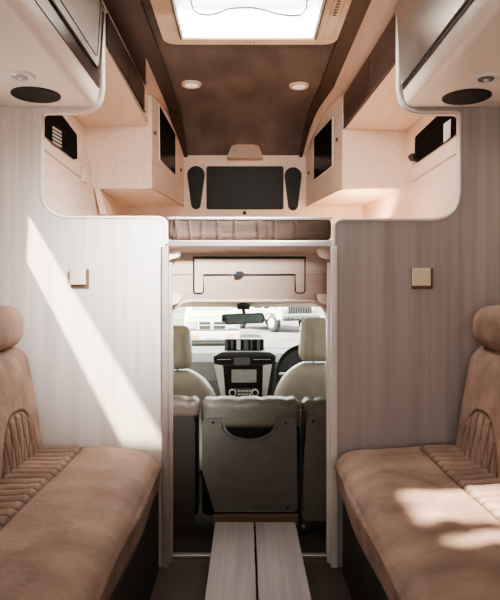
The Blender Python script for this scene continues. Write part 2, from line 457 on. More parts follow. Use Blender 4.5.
# locker boxes at the front of the alcove
ZB = 1.633
def locker(sg):
    near, far = (.525, .42) if sg < 0 else (.538, .405)
    lab = ('pale locker in the far left of the alcove with a dark door window' if sg < 0 else 'pale locker in the far right of the alcove, glowing underneath')
    t = thing('alcove_locker', lab, 'locker', (sg*.65, 3.7, ZB))
    yn = 3.35
    foot = [(sg*.85, yn), (sg*near, yn), (sg*far, YF-.002), (sg*.80, YF-.002)]
    m = M(); n = 8
    # body: bottom, front, aisle side (follows the ceiling)
    ys = np.linspace(yn, YF-.002, n)
    side_b = [(sg*(near+(far-near)*(y-yn)/(YF-yn)), y, ZB) for y in ys]
    side_t = [(x, y, zc(y)-.002) for x, y, _ in side_b]
    vs = side_b+side_t+[(sg*.875, yn, ZB), (sg*.935, yn, 2.158), (sg*.815, YF-.002, ZB), (sg*.87, YF-.002, 1.97)]
    fs = [(i, i+1, n+i+1, n+i) for i in range(n-1)]
    fs += [(2*n, 0, n, 2*n+1), tuple(range(n))+(2*n+2, 2*n), tuple(range(n, 2*n))+(2*n+3, 2*n+1), (n-1, 2*n-1, 2*n+3, 2*n+2), (2*n, 2*n+1, 2*n+3, 2*n+2)]
    m.add(vs, fs)
    obj('body', m, PEACH, t)
    a = Vector((sg*near, yn, ZB)); b = Vector((sg*far, YF, ZB))
    nr = Vector((-(b-a).y, (b-a).x, 0)).normalized()
    if nr.x*sg > 0: nr = -nr
    p2 = (a, nr)
    if sg < 0:
        win = [(159, 105, 0), (175, 134, 3), (175, 175, 0), (159.5, 160, 3)]; kn = [(154.5, 133), (180.5, 170)]
        pdoor = [(153.6, 112), (156, 98), (178, 138), (178.5, 180), (178.5, 202), (153.6, 187)]
    else:
        win = [(332.6, 117.5, 0), (314.3, 137.5, 3), (314.3, 180, 0), (332.6, 166, 3)]; kn = [(337.5, 139.5), (309, 173)]
    w = fillet(win, 5)
    obj('window_rim', M().tube([on(x, y, p2, .003) for x, y in w], .004, 6, closed=True), WHT if sg > 0 else TRIM, t)
    obj('window_pane', M().prism([on(x, y, p2) for x, y in w], nr*.004), BLK, t)
    for x, y in kn:
        obj('knob', M().lathe([(.011, 0), (.011, .006), (.006, .010)], on(x, y, p2, .001), nr, 14), BROWNP, t)
    e = M().tube([Vector((sg*near, yn-.003, ZB)), Vector((sg*far, YF-.01, ZB))], .004, 6)
    obj('bottom_edge', e, TAN, t)
locker(-1); locker(1)

# upper cabinets along the alcove sides
def upper(sg):
    X = .539 if sg < 0 else .545
    def fx(y): return .539 if sg < 0 else .583-.040*(y-2.345)
    yend = 3.19 if sg < 0 else 3.345
    zb0, zb1 = (2.022, 2.012) if sg < 0 else (1.962, 1.966)
    zw = 1.98 if sg < 0 else 1.955
    t = thing('overhead_cupboard', ('dark-doored cupboard high on the left of the alcove' if sg < 0 else 'dark-doored cupboard high on the right of the alcove, seam between its doors'), 'cupboard', (sg*.7, 2.8, 2.0))
    m = M(); y0 = 2.345; ye = 3.345
    s = sg
    ax = X+.012
    ax = fx(y0)+.012; ax2 = fx(ye)+.012
    vs = [(s*ax, y0, zb0), (s*.88, y0, zw), (s*.91, y0, 2.158), (s*ax, y0, 2.158),
          (s*ax2, ye, zb1 if sg > 0 else 1.985), (s*.90, ye, zw), (s*.92, ye, 2.158), (s*ax2, ye, 2.158)]
    m.add(vs, [(0, 1, 5, 4), (0, 4, 7, 3), (1, 2, 6, 5), (0, 3, 2, 1), (4, 5, 6, 7), (3, 7, 6, 2)])
    obj('body', m, PEACH, t)
    seam = (129, 90) if sg < 0 else (364, 90)
    ys = X*F/abs(seam[0]-CX)
    for (a, b) in ((y0, ys-.004), (ys+.004, yend)):
        m = M().rbox(min(s*X, s*(X+.010)), max(s*X, s*(X+.010)), a, b, zb0+.004, 2.148, .002)
        m.v = [(v[0]+s*(fx(v[1])-X), v[1], v[2]) for v in m.v]
        obj('door', m, DOORD, t)
    obj('door_edge', M().tube([(s*fx(y0), y0, zb0+.001), (s*fx(yend), yend, zb1+.001)], .004, 6), RUB if sg < 0 else BEAM, t)
upper(-1); upper(1)
# recess side boards under the lockers
m = M().prism([P(94, 187, 3.36), P(100, 187, 3.36), P(106, 214, 3.36), P(100, 214, 3.36)], (0, .65, 0))
struct('trim_15', m, PEACH, 'narrow upright board under the far left locker', 'trim')

# far wall: black panel and two tapering black panels, arched cap, knob
Y = YF-.001
obj('front_window', M().prism([P(x, y, Y) for x, y in rrect(206.5, 166.5, 283.5, 209.5, 2.5)], (0, -.008, 0)), BLKM, None,
    label='wide black rectangular window panel on the alcove front wall', cat='window')
def drop(cx, cyt, rt, cyb, rb):
    pts = []
    for k in range(13): a = math.pi-math.pi*k/12*1.0; pts.append((cx+rt*math.cos(a), cyt-rt*math.sin(a)))
    for k in range(13): a = -math.pi*k/12; pts.append((cx+rb*math.cos(a), cyb-rb*math.sin(a)))
    return pts
obj('side_panel', M().prism([P(x, y, Y) for x, y in drop(196, 175, 8.8, 204.5, 4.8)], (0, -.008, 0)), BLKM, None,
    label='black tapering rounded panel left of the wide black window', cat='panel', group='tapering black panels')
obj('side_panel', M().prism([P(x, y, Y) for x, y in drop(293, 176, 8.6, 205.5, 5)], (0, -.008, 0)), BLKM, None,
    label='black tapering rounded panel right of the wide black window', cat='panel', group='tapering black panels')
obj('round_button', M().lathe([(.012, 0), (.012, .006), (.007, .010)], P(244.5, 213, Y), (0, -1, 0), 16), RUB, None,
    label='tiny round black button below the wide black window', cat='button')
t = thing('corner_hood', 'trapezoid peach and brown hood where ceiling meets the front wall', 'hood', P(245, 158, 3.98))
cp = fillet([(227, 158, 0), (228, 154, 1), (235, 138, 3), (255, 137.5, 3), (262, 154, 1), (263, 158, 0)], 5)
cpb = [P(x, y, 3.86 if y < 150 else 3.98) for x, y in cp]
m = M().prism([P(x, y, 3.99) for x, y in cp], (0, .075, 0))
obj('cover', m, TAN, t)
cp2 = fillet([(230, 156.5, 1), (237, 141, 2), (253, 140.5, 2), (260, 156.5, 1)], 5)
obj('face', M().prism([P(x, y, 3.989) for x, y in cp2], (0, -.006, 0)), mat('cap_face', (186, 162, 144), .5), t)

# ================================================================= skylight
t = thing('skylight', 'large white roof skylight with cream frame in the brown ceiling', 'skylight', (.017, 2.32, 2.13)); t.name = 'window_3'; t['kind'] = 'structure'; WL['window_3'] = Vector((.017, 2.32, 2.13))
def ringmesh(o, i, z0, z1):
    n = len(o); vs = [(x, y, z0) for x, y in o]+[(x, y, z0) for x, y in i]+[(x, y, z1) for x, y in o]+[(x, y, z1) for x, y in i]
    fs = []
    for k in range(n):
        l = (k+1) % n
        fs += [(k, n+k, n+l, l), (k, l, 2*n+l, 2*n+k), (n+k, 3*n+k, 3*n+l, n+l), (2*n+k, 2*n+l, 3*n+l, 3*n+k)]
    return M().add(vs, fs)
o = rrect(-.355, 1.92, .391, 2.622, .07); i = rrect(-.274, 2.0, .292, 2.563, .012)
obj('frame', ringmesh(o, i, 2.138, 2.162), mat('skylight_frame', (224, 198, 176), .4), t)

obj('inner_frame', ringmesh(i, rrect(-.267, 2.008, .285, 2.556, .012), 2.142, 2.26), WHT, t)
bl = M()
for x in (-.276, .294): bl.rbox(x-.004, x+.004, 2.02, 2.556, 2.132, 2.140, .001)
obj('side_rail', bl, GUN, t)
# dome
vs = []; fs = []; n = 16
for a in range(n+1):
    for b in range(n+1):
        u, v = a/n*2-1, b/n*2-1
        vs.append((.009+u*.29, 2.285+v*.29, 2.24+.05*(1-u**4)*(1-v**4)))
for a in range(n):
    for b in range(n): k = a*(n+1)+b; fs.append((k, k+n+1, k+n+2, k+1))
obj('dome', M().add(vs, fs), DOME, t, True)
hp = [(190, -6), (191, 2), (193.5, 10), (199, 14), (209, 15), (218, 13), (230, 8.5), (240, 7.5), (252, 7.5), (264, 10), (278, 14), (290, 15.5), (301, 15), (306, 9), (308, -6)]
Zh = 2.235
pth = []
for x, y in hp:
    Yh = (Zh-CZ)*F/(CY-y); pth.append(P(x, y, Yh))
obj('handle_bar', M().tube(pth, .0036, 6), RUB, t, True)
sl = M()
for k in range(7):
    y = 2.2+k*.022
    sl.rbox(.338, .352, y, y+.012, 2.1365, 2.139, .0005)
obj('vent_slot', sl, BROWNP, t, label='row of small vent slots')
m = M()
q = rrect(.325, 2.10, .368, 2.56, .006)
obj('vent_outline', M().tube([(x, y, 2.138) for x, y in q], .0015, 5, closed=True), TAN, t)
lg = M()
for k in range(3): lg.rbox(-.005+k*.018, .005+k*.018, 2.590, 2.596, 2.1365, 2.139, .0005)
obj('frame_mark', lg, BROWNP, t)

# ceiling spots
def spot(px, py, Yg, z, r, lab, grp, ring=RINGM):
    Ys = (z-CZ)*F/(CY-py); c = P(px, py, Ys)
    t = thing('ceiling_spotlight', lab, 'light', c, grp)
    obj('bezel', M().lathe([(r, 0), (r, -.006), (r*.9, -.013), (r*.68, -.013), (r*.66, -.006)], c), ring, t, 'auto')
    obj('lens', M().lathe([(r*.66, -.0065), (r*.62, -.010), (r*.2, -.011)], c), LENS, t, 'auto')
    obj('center_cap', M().lathe([(r*.16, -.011), (r*.14, -.014), (.001, -.014)], c), ring, t, 'auto')
spot(191.5, 83.5, 0, 2.16, .053, 'round recessed ceiling spotlight, left of the pair', 'ceiling spotlights')
spot(299, 85, 0, 2.16, .053, 'round recessed ceiling spotlight, right of the pair', 'ceiling spotlights')

# ================================================================= near overhead cabinets
ZN = P(0, 107, YP).z
def near(sg):
    xf = .563 if sg < 0 else .602
    xt = .545 if sg < 0 else .584
    lab = 'large rounded overhead cabinet above the left bench, silver framed doors' if sg < 0 else 'large rounded overhead cabinet above the right bench, silver grey doors'
    t = thing('overhead_cabinet', lab, 'cabinet', (sg*.8, 1.3, ZN))
    prof = fillet([(sg*.975, ZN, 0), (sg*(xf+.012), ZN-.0, .075), (sg*(xf), ZN+.07, 0), (sg*xt, 2.13), (sg*xt, 2.155), (sg*.975, 2.155)], 10)
    m = M().prism([(x, -.3, z) for x, z in prof], (0, YP-.003+.3, 0))
    obj('shell', m, SHELL, t, 'auto')
    zb = ZN+.073
    def xz(z): return xf+(xt-xf)*(z-(ZN+.07))/(2.13-ZN-.07)
    def slab(y0, y1, z0, z1, th, r, off=0):
        pts = rrect(y0, z0, y1, z1, r, 5)
        return M().prism([(sg*(xz(z)-off), y, z) for y, z in pts], (-sg*th, 0, 0))
    if sg < 0:
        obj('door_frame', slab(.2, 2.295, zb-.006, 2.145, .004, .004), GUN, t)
        for (a, b) in ((1.52, 2.235), (.75, 1.46)):
            d = obj('door', slab(a, b, zb+.045, 2.135, .008, .035, .004), SILVER, t)
            pts = rrect(a, zb+.045, b, 2.135, .035, 5)
            obj('gasket', M().tube([(sg*(xz(z)-.008), y, z) for y, z in pts], .005, 6, closed=True), RUB, d)
            obj('inner_line', M().tube([(sg*(xz(z)-.0125), y, z) for y, z in rrect(a+.045, zb+.075, b-.035, 2.125, .03, 5)], .0022, 6, closed=True), RUB, d)
        for (px, py) in ((99, 10), (99.5, 80)):
            c = Vector((sg*(xz(P(px, py, 2.275).z)-.004), 2.27, P(px, py, 2.27).z))
            obj('screw', M().lathe([(.006, 0), (.005, .003)], c, (-sg, 0, 0), 10), ALUM, t)
    else:
        for (a, b) in ((1.672, 2.290), (1.04, 1.668), (.4, 1.036)):
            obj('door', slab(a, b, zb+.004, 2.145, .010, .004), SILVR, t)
        obj('dark_line', slab(.2, 2.295, zb-.012, zb+.004, .003, .002), RUB, t)  # dark strip below the doors
    px, py, r = (36, 94.5, .086) if sg < 0 else (466.5, 96.5, .086)
    Yv = (ZN-CZ)*F/(CY-py); c = P(px, py, Yv)
    s = obj('speaker', M().lathe([(r*.95, -.001), (r*.94, -.005), (r*.3, -.007)], c, n=40), SPK, t, label='flat black round speaker')
    obj('speaker_rim', M().lathe([(r, 0), (r, -.004), (r*.96, -.006), (r*.95, -.003)], c, n=40), RUB, s)
    px, py = (20, 75) if sg < 0 else (486, 77)
    Yv = (ZN-CZ)*F/(CY-py); c = P(px, py, Yv); r = .048
    s = thing('reading_spotlight', 'small white round spotlight under the %s overhead cabinet' % ('left' if sg < 0 else 'right'), 'light', c, 'white spotlights under the cabinets')
    obj('ring', M().lathe([(r, 0), (r, -.003), (r*.9, -.009), (r*.6, -.007)], c), WHT, s, 'auto')
    obj('lens', M().lathe([(r*.58, -.006), (r*.5, -.010), (r*.2, -.010)], c), CARG if sg > 0 else ALUM, s, 'auto')
    obj('cap', M().lathe([(r*.2, -.010), (r*.18, -.013), (.001, -.013)], c), WHT, s)
near(-1); near(1)

# ================================================================= switches on the partitions
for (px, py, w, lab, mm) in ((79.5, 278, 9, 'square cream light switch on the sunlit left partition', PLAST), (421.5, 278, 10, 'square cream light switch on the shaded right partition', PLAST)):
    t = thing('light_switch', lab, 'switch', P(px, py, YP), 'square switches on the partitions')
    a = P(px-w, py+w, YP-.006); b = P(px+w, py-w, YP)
    obj('shadow_plate', M().rbox(a.x, b.x+.004, YP-.008, YP-.001, a.z-.004, b.z, .003), BROWNP, t, 'auto')  # brown plate paints the shadow along the right and bottom edges
    obj('rocker', M().rbox(a.x, b.x-.008, YP-.020, YP-.008, a.z+.008, b.z, .004), mm, t, 'auto')

# ================================================================= benches
def bench(sg):
    X0, XF_, ZT, ZBt = .975, (.306 if sg < 0 else .322), .470, .285
    YE = 2.285
    lab = 'brown suede bench along the left wall beside the sunlit partition' if sg < 0 else 'brown suede bench along the right wall with a patch of sun'
    t = thing('bench_seat', lab, 'bench', (sg*.65, 1.2, 0), 'suede benches facing each other')
    # insert on the cushion
    xi = .605 if sg < 0 else .645
    def cd(p, q):
        x = np.abs(p[:, 0]); y = p[:, 1]; z = p[:, 2]
        top = q[:, 2] > .55
        w = np.clip((q[:, 2]-.2)/.6, 0, 1)
        # pillow crown and soft sag
        u = (x-XF_)/(X0-XF_)
        p[:, 2] += w*(.012*np.sin(np.pi*np.clip(u, 0, 1)*1.0) - .030*np.clip((.20-u)/.20, 0, 1)**2 - .02*np.clip((y-2.17)/.115, 0, 1)**2*np.clip((.4-u)/.4, 0, 1))
        p[:, 2] += w*.004*np.sin(x*17+1.3*np.sin(y*5))*np.sin(y*7+sg)
        # front bulge and lower taper
        fr = np.clip(1-u*6, 0, 1)
        p[:, 0] += sg*fr*(.016*(1-q[:, 2])*.5)+sg*fr*.006*np.sin(y*9+1)*(1-w)
        ins = (x > xi) & (y < 2.245)
        rc = .05
        dx = np.clip(xi+rc-x, 0, None); dy = np.clip(y-(2.245-rc), 0, None)
        rr = np.hypot(dx, dy); d_edge = np.minimum(rc-rr, np.minimum(x-xi, 2.245-y)); d_edge = np.where((dx > 0) & (dy > 0), rc-rr, np.minimum(x-xi, 2.245-y))
        ins = (d_edge > 0)
        ph = (y/.050)
        # rib seams run across, wobbling into the border
        ph = ph+.25*np.sin((x-xi)*26)*np.exp(-((x-xi)/.10)**2)
        rib = np.abs(np.sin(np.pi*ph))
        h = -.012+.022*np.sqrt(rib)
        edge = np.exp(-(d_edge/.0045)**2)
        SEAM.append(np.clip(np.where(top, np.maximum(np.where(ins, np.clip(1.15-rib/.42, 0, 1), 0), edge*.8), 0), 0, 1))
        blend = np.clip(d_edge/.012, 0, 1)
        p[:, 2] += np.where(ins & top, h*blend, 0)
        groove = np.exp(-(d_edge/.005)**2)*.007
        p[:, 2] -= np.where(top, groove, 0)
        return p
    x0, x1 = sorted((sg*X0, sg*XF_))
    m = M().rbox(x0, x1, .25, YE, ZBt, ZT, .055, (110, 430, 8), cd, 7)
    obj('cushion', m, SUEDE, t, True)
    # base, set back under the cushion
    xb = .330 if sg < 0 else .365
    a, b = sorted((sg*.97, sg*xb))
    obj('base', M().rbox(a, b, .3, 2.27, .0, ZBt+.02, .004), BENCHB, t)
    # backrests
    zf0, zf1 = .40, .86
    def bd_(yc):
        def f(p, q):
            # lean the slab: thicker at the foot
            v = np.clip((p[:, 2]-zf0)/(zf1-zf0), 0, 1)
            front = np.clip(-sg*(-q[:, 0]) if False else (-sg*q[:, 0]), -1, 1)
            fz = (front+1)/2
            lean = ((.742 if sg < 0 else .765)+.075*v)  # |x| of the face
            base = .80
            p[:, 0] += sg*fz*(lean-base)
            # pillow
            p[:, 0] -= sg*fz*.018*(1-q[:, 1]**2)*(1-(2*v-1)**2)
            # arch insert with slanting stitches
            zz = p[:, 2]; yy = p[:, 1]-yc
            half = .175; top = .655
            arch = 1-np.abs(yy/half)**3.2
            d = np.minimum((top-.0-zz)-(.20)*np.abs(yy/half)**3.0, half-np.abs(yy))
            ins = (d > 0) & (front > .5)
            s1 = np.abs(np.sin(np.pi*(yy/.05+(zz-.45)*3.2))); s2 = np.abs(np.sin(np.pi*(yy/.05-(zz-.45)*3.2)))
            st = np.sqrt(np.minimum(s1, s2))
            SEAM.append(np.clip(np.where(front > .5, np.maximum(np.where(ins, np.clip(1-np.minimum(s1, s2)/.34, 0, 1), 0), np.exp(-(d/.005)**2)*.8), 0), 0, 1))
            bl = np.clip(d/.012, 0, 1)
            p[:, 0] -= sg*np.where(ins, (-.009+.016*st)*bl, 0)
            p[:, 0] += sg*np.where(front > .5, np.exp(-(d/.005)**2)*.007, 0)
            return p
        return f
    for yc in (2.01, 1.47, .93):
        a, b = sorted((sg*.972, sg*.80))
        m = M().rbox(a, b, yc-.262, yc+.262, zf0, zf1, .06, (6, 110, 100), bd_(yc), 6)
        obj('backrest', m, SUEDE, t, True)
        def hd(p, q):
            p[:, 2] += .01*(1-q[:, 1]**2)*np.sign(q[:, 2]); return p
        a, b = sorted((sg*.972, sg*(.806 if sg < 0 else .822)))
        m = M().rbox(a, b, yc-.215, yc+.215, .862, 1.005, .062, (4, 24, 6), hd, 7)
        obj('headrest', m, SUEDE, t, True)
bench(-1); bench(1)

# ================================================================= the two boards on the floor
t = thing('floor_step', 'low step of two pale wood-grain boards in the aisle', 'step', (.01, 1.7, 0))
ztop = .10; yfar = (CZ-ztop)*F/(522-CY)
xl, xc, xr_ = P(215, 0, yfar).x, P(254.6, 0, yfar).x, P(295.3, 0, yfar).x
obj('board', M().rbox(xl, xc-.0035, .75, yfar, ztop-.022, ztop, .003), BOARD, t, 'auto')
obj('board', M().rbox(xc+.0035, xr_, .75, yfar, ztop-.022, ztop, .003), BOARD, t, 'auto')
for y in (.9, 1.6, 2.3): obj('cross_batten', M().rbox(xl+.02, xr_-.02, y, y+.05, 0 if y < 2.3 else .0121, ztop-.0221, .003), BENCHB, t)

# ================================================================= CAB
m = M().rbox(-.78, .78, 2.44, 4.9, -.06, -.02, .002)
struct('floor_cab', m, DARKP, 'dark carpeted cab floor', 'floor')
for sg in (-1, 1):
    s = 'left' if sg < 0 else 'right'
    a, b = sorted((sg*.76, sg*.80))
    m = M().rbox(a, b, 2.44, 4.7, -.02, .60, .01)
    m.rbox(a, b, 3.25, 3.38, .60, 1.02, .02)
    m.prism([(sg*.78, 4.9, .60), (sg*.78, 4.96, .60), (sg*.72, 4.3, .99), (sg*.72, 4.22, .99)], (sg*.03, 0, 0))
    m.rbox(a, b, 2.44, 2.9, .60, 1.02, .01)
    struct('wall_cab_'+s, m, HEADL, 'pale door trim and pillars on the %s side of the cab' % s, 'wall')
m = M().rbox(-.80, .80, 2.45, 4.2, 1.022, 1.05, .01)
m.prism([(-.75, 4.2, 1.022), (-.75, 4.2, 1.05), (-.75, 4.34, .99), (-.75, 4.3, .955)], (1.5, 0, 0))
struct('ceiling_cab', m, HEADL, 'cream cab headliner above the front seats', 'ceiling')
# front header strip with ragged dark band
wtop = P(0, 307, 4.3).z
m = M().rbox(-.75, .75, 4.285, 4.31, wtop, wtop+.05, .006)
struct('trim_16', m, HEADL, 'cream strip along the top of the windscreen', 'trim')
# bed underside / overcab front skin keeps daylight out above the cab
m = M().rbox(-.95, .95, 2.45, 4.3, 1.10, 1.16, .01)
struct('trim_17', m, WALLM, 'underside of the sleeping alcove over the cab roof', 'trim')
# windscreen
A = Vector((0, 4.33, wtop+.01)); B = Vector((0, 4.98, P(0, 347.5, 4.98).z-.02))
m = M().add([(-.68, A.y, A.z), (.68, A.y, A.z), (.76, B.y, B.z), (-.76, B.y, B.z)], [(0, 1, 2, 3)])
t = struct('window_4', m, CLEAR, 'clear windscreen at the front of the cab', 'window')
random.seed(3)
t = thing('sensor_strip', 'dark broken strip of sensors along the top of the windscreen', 'trim', (.05, 4.318, wtop))
for k in range(11):
    x = [-.10, -.08, -.035, -.015, .005, .06, .085, .10, .13, .15, .20][k]
    obj('sensor', M().rbox(x, x+random.uniform(.008, .026), 4.315, 4.322, wtop-random.uniform(.004, .012), wtop+.004, .002), RUB, t)

# mirror
t = thing('rearview_mirror', 'dark green-black rearview mirror hanging from the windscreen top', 'mirror', P(243, 319, 4.15))
mp = fillet([(221.5, 315, 1.5), (224, 314, 1), (263, 312.5, 2.5), (265.5, 319, 3), (263.5, 323, 2), (226, 325, 2), (224, 322, 1), (221.5, 321.5, 1.5)], 5)
obj('housing', M().prism([P(x, y, 4.15) for x, y in mp], (0, .04, 0)), MIRG, t)
mp = fillet([(226.5, 315.5, 1.5), (262, 314.2, 2), (263.5, 319, 2), (261.5, 321.8, 1.5), (228, 323.5, 1.5)], 5)
obj('mirror_glass', M().prism([P(x, y, 4.149) for x, y in mp], (0, -.003, 0)), mat('mirror_face', (84, 108, 98), .12, (60, 80, 72), (14, 14, 14)), t)
obj('stem', M().tube([P(244, 313, 4.18), P(243, 307, 4.25), P(243, 303, 4.29)], [.012, .014, .03], 8), RUB, t)
obj('mount', M().rbox(P(237, 0, 4.25).x, P(250, 0, 4.25).x, 4.24, 4.31, P(0, 309.5, 4.25).z, P(0, 304, 4.25).z, .008), DASHD, t)
obj('knob', M().lathe([(.012, 0), (.010, .02)], P(223.5, 319, 4.145), (0, -1, 0), 12), RUB, t)

# dashboard
t = thing('dashboard', 'grey dashboard with black centre console across the cab', 'dashboard', (0, 4.4, .2))
prof = [(4.98, .58), (4.9, P(0, 347.8, 4.9).z), (4.5, P(0, 348.5, 4.5).z+.002), (4.32, P(0, 353, 4.32).z), (4.24, P(0, 362, 4.24).z), (4.22, P(0, 380, 4.22).z), (4.26, .30), (4.4, .10), (4.98, .10)]
obj('body', M().prism([(-.75, y, z) for y, z in prof], (1.5, 0, 0)), DASH, t)
obj('top_edge', M().tube([P(172, 348.3, 4.85), P(328, 348.3, 4.85)], .006, 6), RUB, t)
cs = fillet([(213, 356, 2), (276, 355, 2), (275, 364), (270, 406), (222, 406), (216, 372)], 4)
obj('console', M().prism([P(x, y, 4.12) for x, y in cs], (0, .16, 0)), DASHD, t)
obj('hood_top', M().prism([P(x, y, 4.14) for x, y in fillet([(213, 356.5), (222, 352, 3), (270, 352, 3), (276, 355.5)], 4)], (0, .12, 0)), mat('dash_mid', (74, 76, 78), .5), t)
for pts in ([(214, 364), (223, 365.5), (226, 400), (222, 401)], [(263, 365), (272, 364), (266, 401), (262, 400)]):
    obj('silver_trim', M().prism([P(x, y, 4.118) for x, y in pts], (0, -.008, 0)), CHROME, t)
obj('head_unit', M().prism([P(x, y, 4.116) for x, y in fillet([(224, 366, 1), (262, 366, 1), (261, 399, 2), (226, 399, 2)], 3)], (0, -.012, 0)), BLKM, t)
sc_ = obj('screen', M().prism([P(x, y, 4.102) for x, y in rrect(231.5, 369.5, 256.5, 382.5, 1)], (0, -.004, 0)), SCREEN, t, label='pale grey display screen')
for pts in ([(215, 357.5), (233, 357.5), (232.5, 363.5), (216, 363.5)], [(251, 357.5), (273, 357), (272, 363.5), (251, 363.5)]):
    v = obj('air_vent', M().prism([P(x, y, 4.116) for x, y in fillet([(*p, 1.5) for p in pts], 3)], (0, -.006, 0)), BLKM, t)
    x0 = pts[0][0]+2; x1 = pts[1][0]-2
    obj('vane', M().tube([P(x0, 359.5, 4.108), P(x1, 359.3, 4.108)], .0025, 5), CHROME, v)
obj('button_panel', M().prism([P(x, y, 4.116) for x, y in rrect(234, 357.5, 250, 365, 1.5)], (0, -.01, 0)), mat('button_grey', (100, 102, 104), .4), t)
obj('climate_panel', M().prism([P(x, y, 4.103) for x, y in rrect(228.5, 388.5, 258.5, 396.5, 3.5)], (0, -.006, 0)), mat('climate_grey', (110, 112, 114), .3), t)
for x in (232.5, 255):
    k = obj('control_knob', M().lathe([(.026, 0), (.024, .014), (.012, .016)], P(x, 392.5, 4.097), (0, -1, 0), 20), CHROME, t, 'auto')
    obj('knob_cap', M().lathe([(.017, .0155), (.015, .018)], P(x, 392.5, 4.097), (0, -1, 0), 16), BLKM, k)
bt = M()
for r_ in range(2):
    for c_ in range(5): a = P(238+c_*2.7, 390.2+r_*3.4, 4.096); bt.rbox(a.x, a.x+.012, 4.092, 4.097, a.z-.01, a.z, .001)
obj('small_buttons', bt, WHT, t)
# cluster hood
hd_ = fillet([(279, 372), (283, 358, 4), (292, 350.5, 6), (312, 347, 10), (340, 352, 8), (348, 372)], 5)
obj('cluster_hood', M().prism([P(x, y, 4.14) for x, y in hd_], (0, .2, 0)), mat('cluster_dark', (74, 76, 80), .5), t)

obj('column_shroud', M().tube([P(307, 380, 4.09)+Vector((0, 0, -.01)), P(307, 382, 4.24)+Vector((0, 0, -.03))], .05, 12), DASHD, t, 'auto')
# speaker box on the dash top
t = thing('dash_speaker', 'dark striped boxy device on top of the dashboard', 'device', P(244, 351, 4.3))
a = P(224.5, 350, 4.28); b = P(264, 339, 4.28)
obj('case', M().rbox(a.x, b.x, 4.28, 4.40, a.z, b.z, .01), BLKM, t, 'auto')
for x, w, mm in ((226.5, 2.6, CARG), (232, 2.2, CARG), (238.5, 4, CARW), (246, 4.5, CARG), (251.5, 1.6, CARG), (258.5, 3.2, CARG)):
    obj('light_bar', M().rbox(P(x-w/2, 0, 4.28).x, P(x+w/2, 0, 4.28).x, 4.276, 4.281, P(0, 350, 4.28).z, P(0, 340, 4.28).z, .001), mm if mm == CARW else mat('bar_grey', (104, 112, 112), .3), t)
obj('foot', M().rbox(a.x-.01, b.x+.012, 4.27, 4.42, a.z-.014, a.z, .004), RUB, t)

# steering wheel
cw = P(307, 374, 3.88)
t = thing('steering_wheel', 'dark steering wheel with silver spoke in front of the right seat', 'steering wheel', cw)
ax1 = Vector((1, 0, 0)); ax2 = Vector((0, math.sin(.42), math.cos(.42)))
ring = [cw+ax1*math.cos(a)*.19+ax2*math.sin(a)*.19 for a in np.linspace(0, 2*math.pi, 41)[:-1]]
obj('rim', M().tube(ring, .015, 8, closed=True), BLKM, t, True)
obj('hub', M().lathe([(.075, -.02), (.075, .01), (.05, .03)], cw, ax1.cross(ax2)*-1, 20), DASHD, t, 'auto')
for a in (math.pi, 0, -math.pi/2):
    obj('spoke', M().tube([cw+ax1*math.cos(a)*.06+ax2*math.sin(a)*.06, cw+ax1*math.cos(a)*.185+ax2*math.sin(a)*.185], (.008, .018), 8), CHROME, t)
obj('column', M().tube([cw+Vector((0, .03, -.01)), cw+Vector((0, .15, -.05))], .04, 10), DASHD, t)

# front seats
def car_seat(xc, lab, ztop_h, zbot_h, zsh):
    Y = 3.5
    t = thing('car_seat', lab, 'seat', (xc, Y, -.02), 'cream front seats')
    def bk(p, q):
        v = (p[:, 2]-.0)/zsh
        u = (p[:, 0]-xc)
        sh = np.clip((v-.62)/.38, 0, 1)
        p[:, 0] = xc+u*(1-.50*sh**2.2)
        p[:, 1] += .12*(v)*(-.6)+.05
        p[:, 1] -= .02*(1-(u/.3)**2)*(q[:, 1] < 0)
        return p
    m = M().rbox(xc-.285, xc+.285, Y-.06, Y+.10, .0, zsh, .07, (16, 3, 30), bk, 6)
    o = obj('backrest', m, CREAM, t, True)
    def sd(p, q): return p
    obj('cushion', M().rbox(xc-.26, xc+.26, Y+.02, Y+.50, .08, .24, .06, (6, 6, 2), None, 5), CREAM, t, True)
    obj('base', M().rbox(xc-.2, xc+.2, Y+.05, Y+.45, -.02, .09, .01), DARKP, t)
    def hh(p, q):
        v = (q[:, 2]+1)/2
        p[:, 0] = xc+(p[:, 0]-xc)*(1-.10*v)
        p[:, 1] -= .015*(1-q[:, 0]**2)*(q[:, 1] < 0)
        return p
    h = obj('headrest', M().rbox(xc-.145, xc+.145, Y-.09, Y+.03, zbot_h, ztop_h, .05, (8, 3, 8), hh, 6), CREAM, t, True)
    sx = xc-.065 if xc > 0 else xc+.085
    obj('seam', M().tube([(sx, Y-.105, zbot_h+.03), (sx+.004, Y-.110, (ztop_h+zbot_h)/2), (sx+.004, Y-.100, ztop_h-.05)], .0022, 5), mat('seam_tan', (190, 176, 130), .6), h)
    for s in (-.055, .055):
        obj('headrest_post', M().tube([(xc+s, Y-.02, zsh-.05), (xc+s, Y-.02, zbot_h+.03)], .007, 8), CHROME, t)
car_seat(-.452, 'cream leather passenger seat seen from behind, left of the console', P(0, 326, 3.41).z, P(0, 370, 3.41).z, P(0, 371, 3.42).z)
car_seat(.447, 'cream leather driver seat seen from behind, right of the console', P(0, 318, 3.41).z, P(0, 362, 3.41).z, P(0, 363.5, 3.42).z)

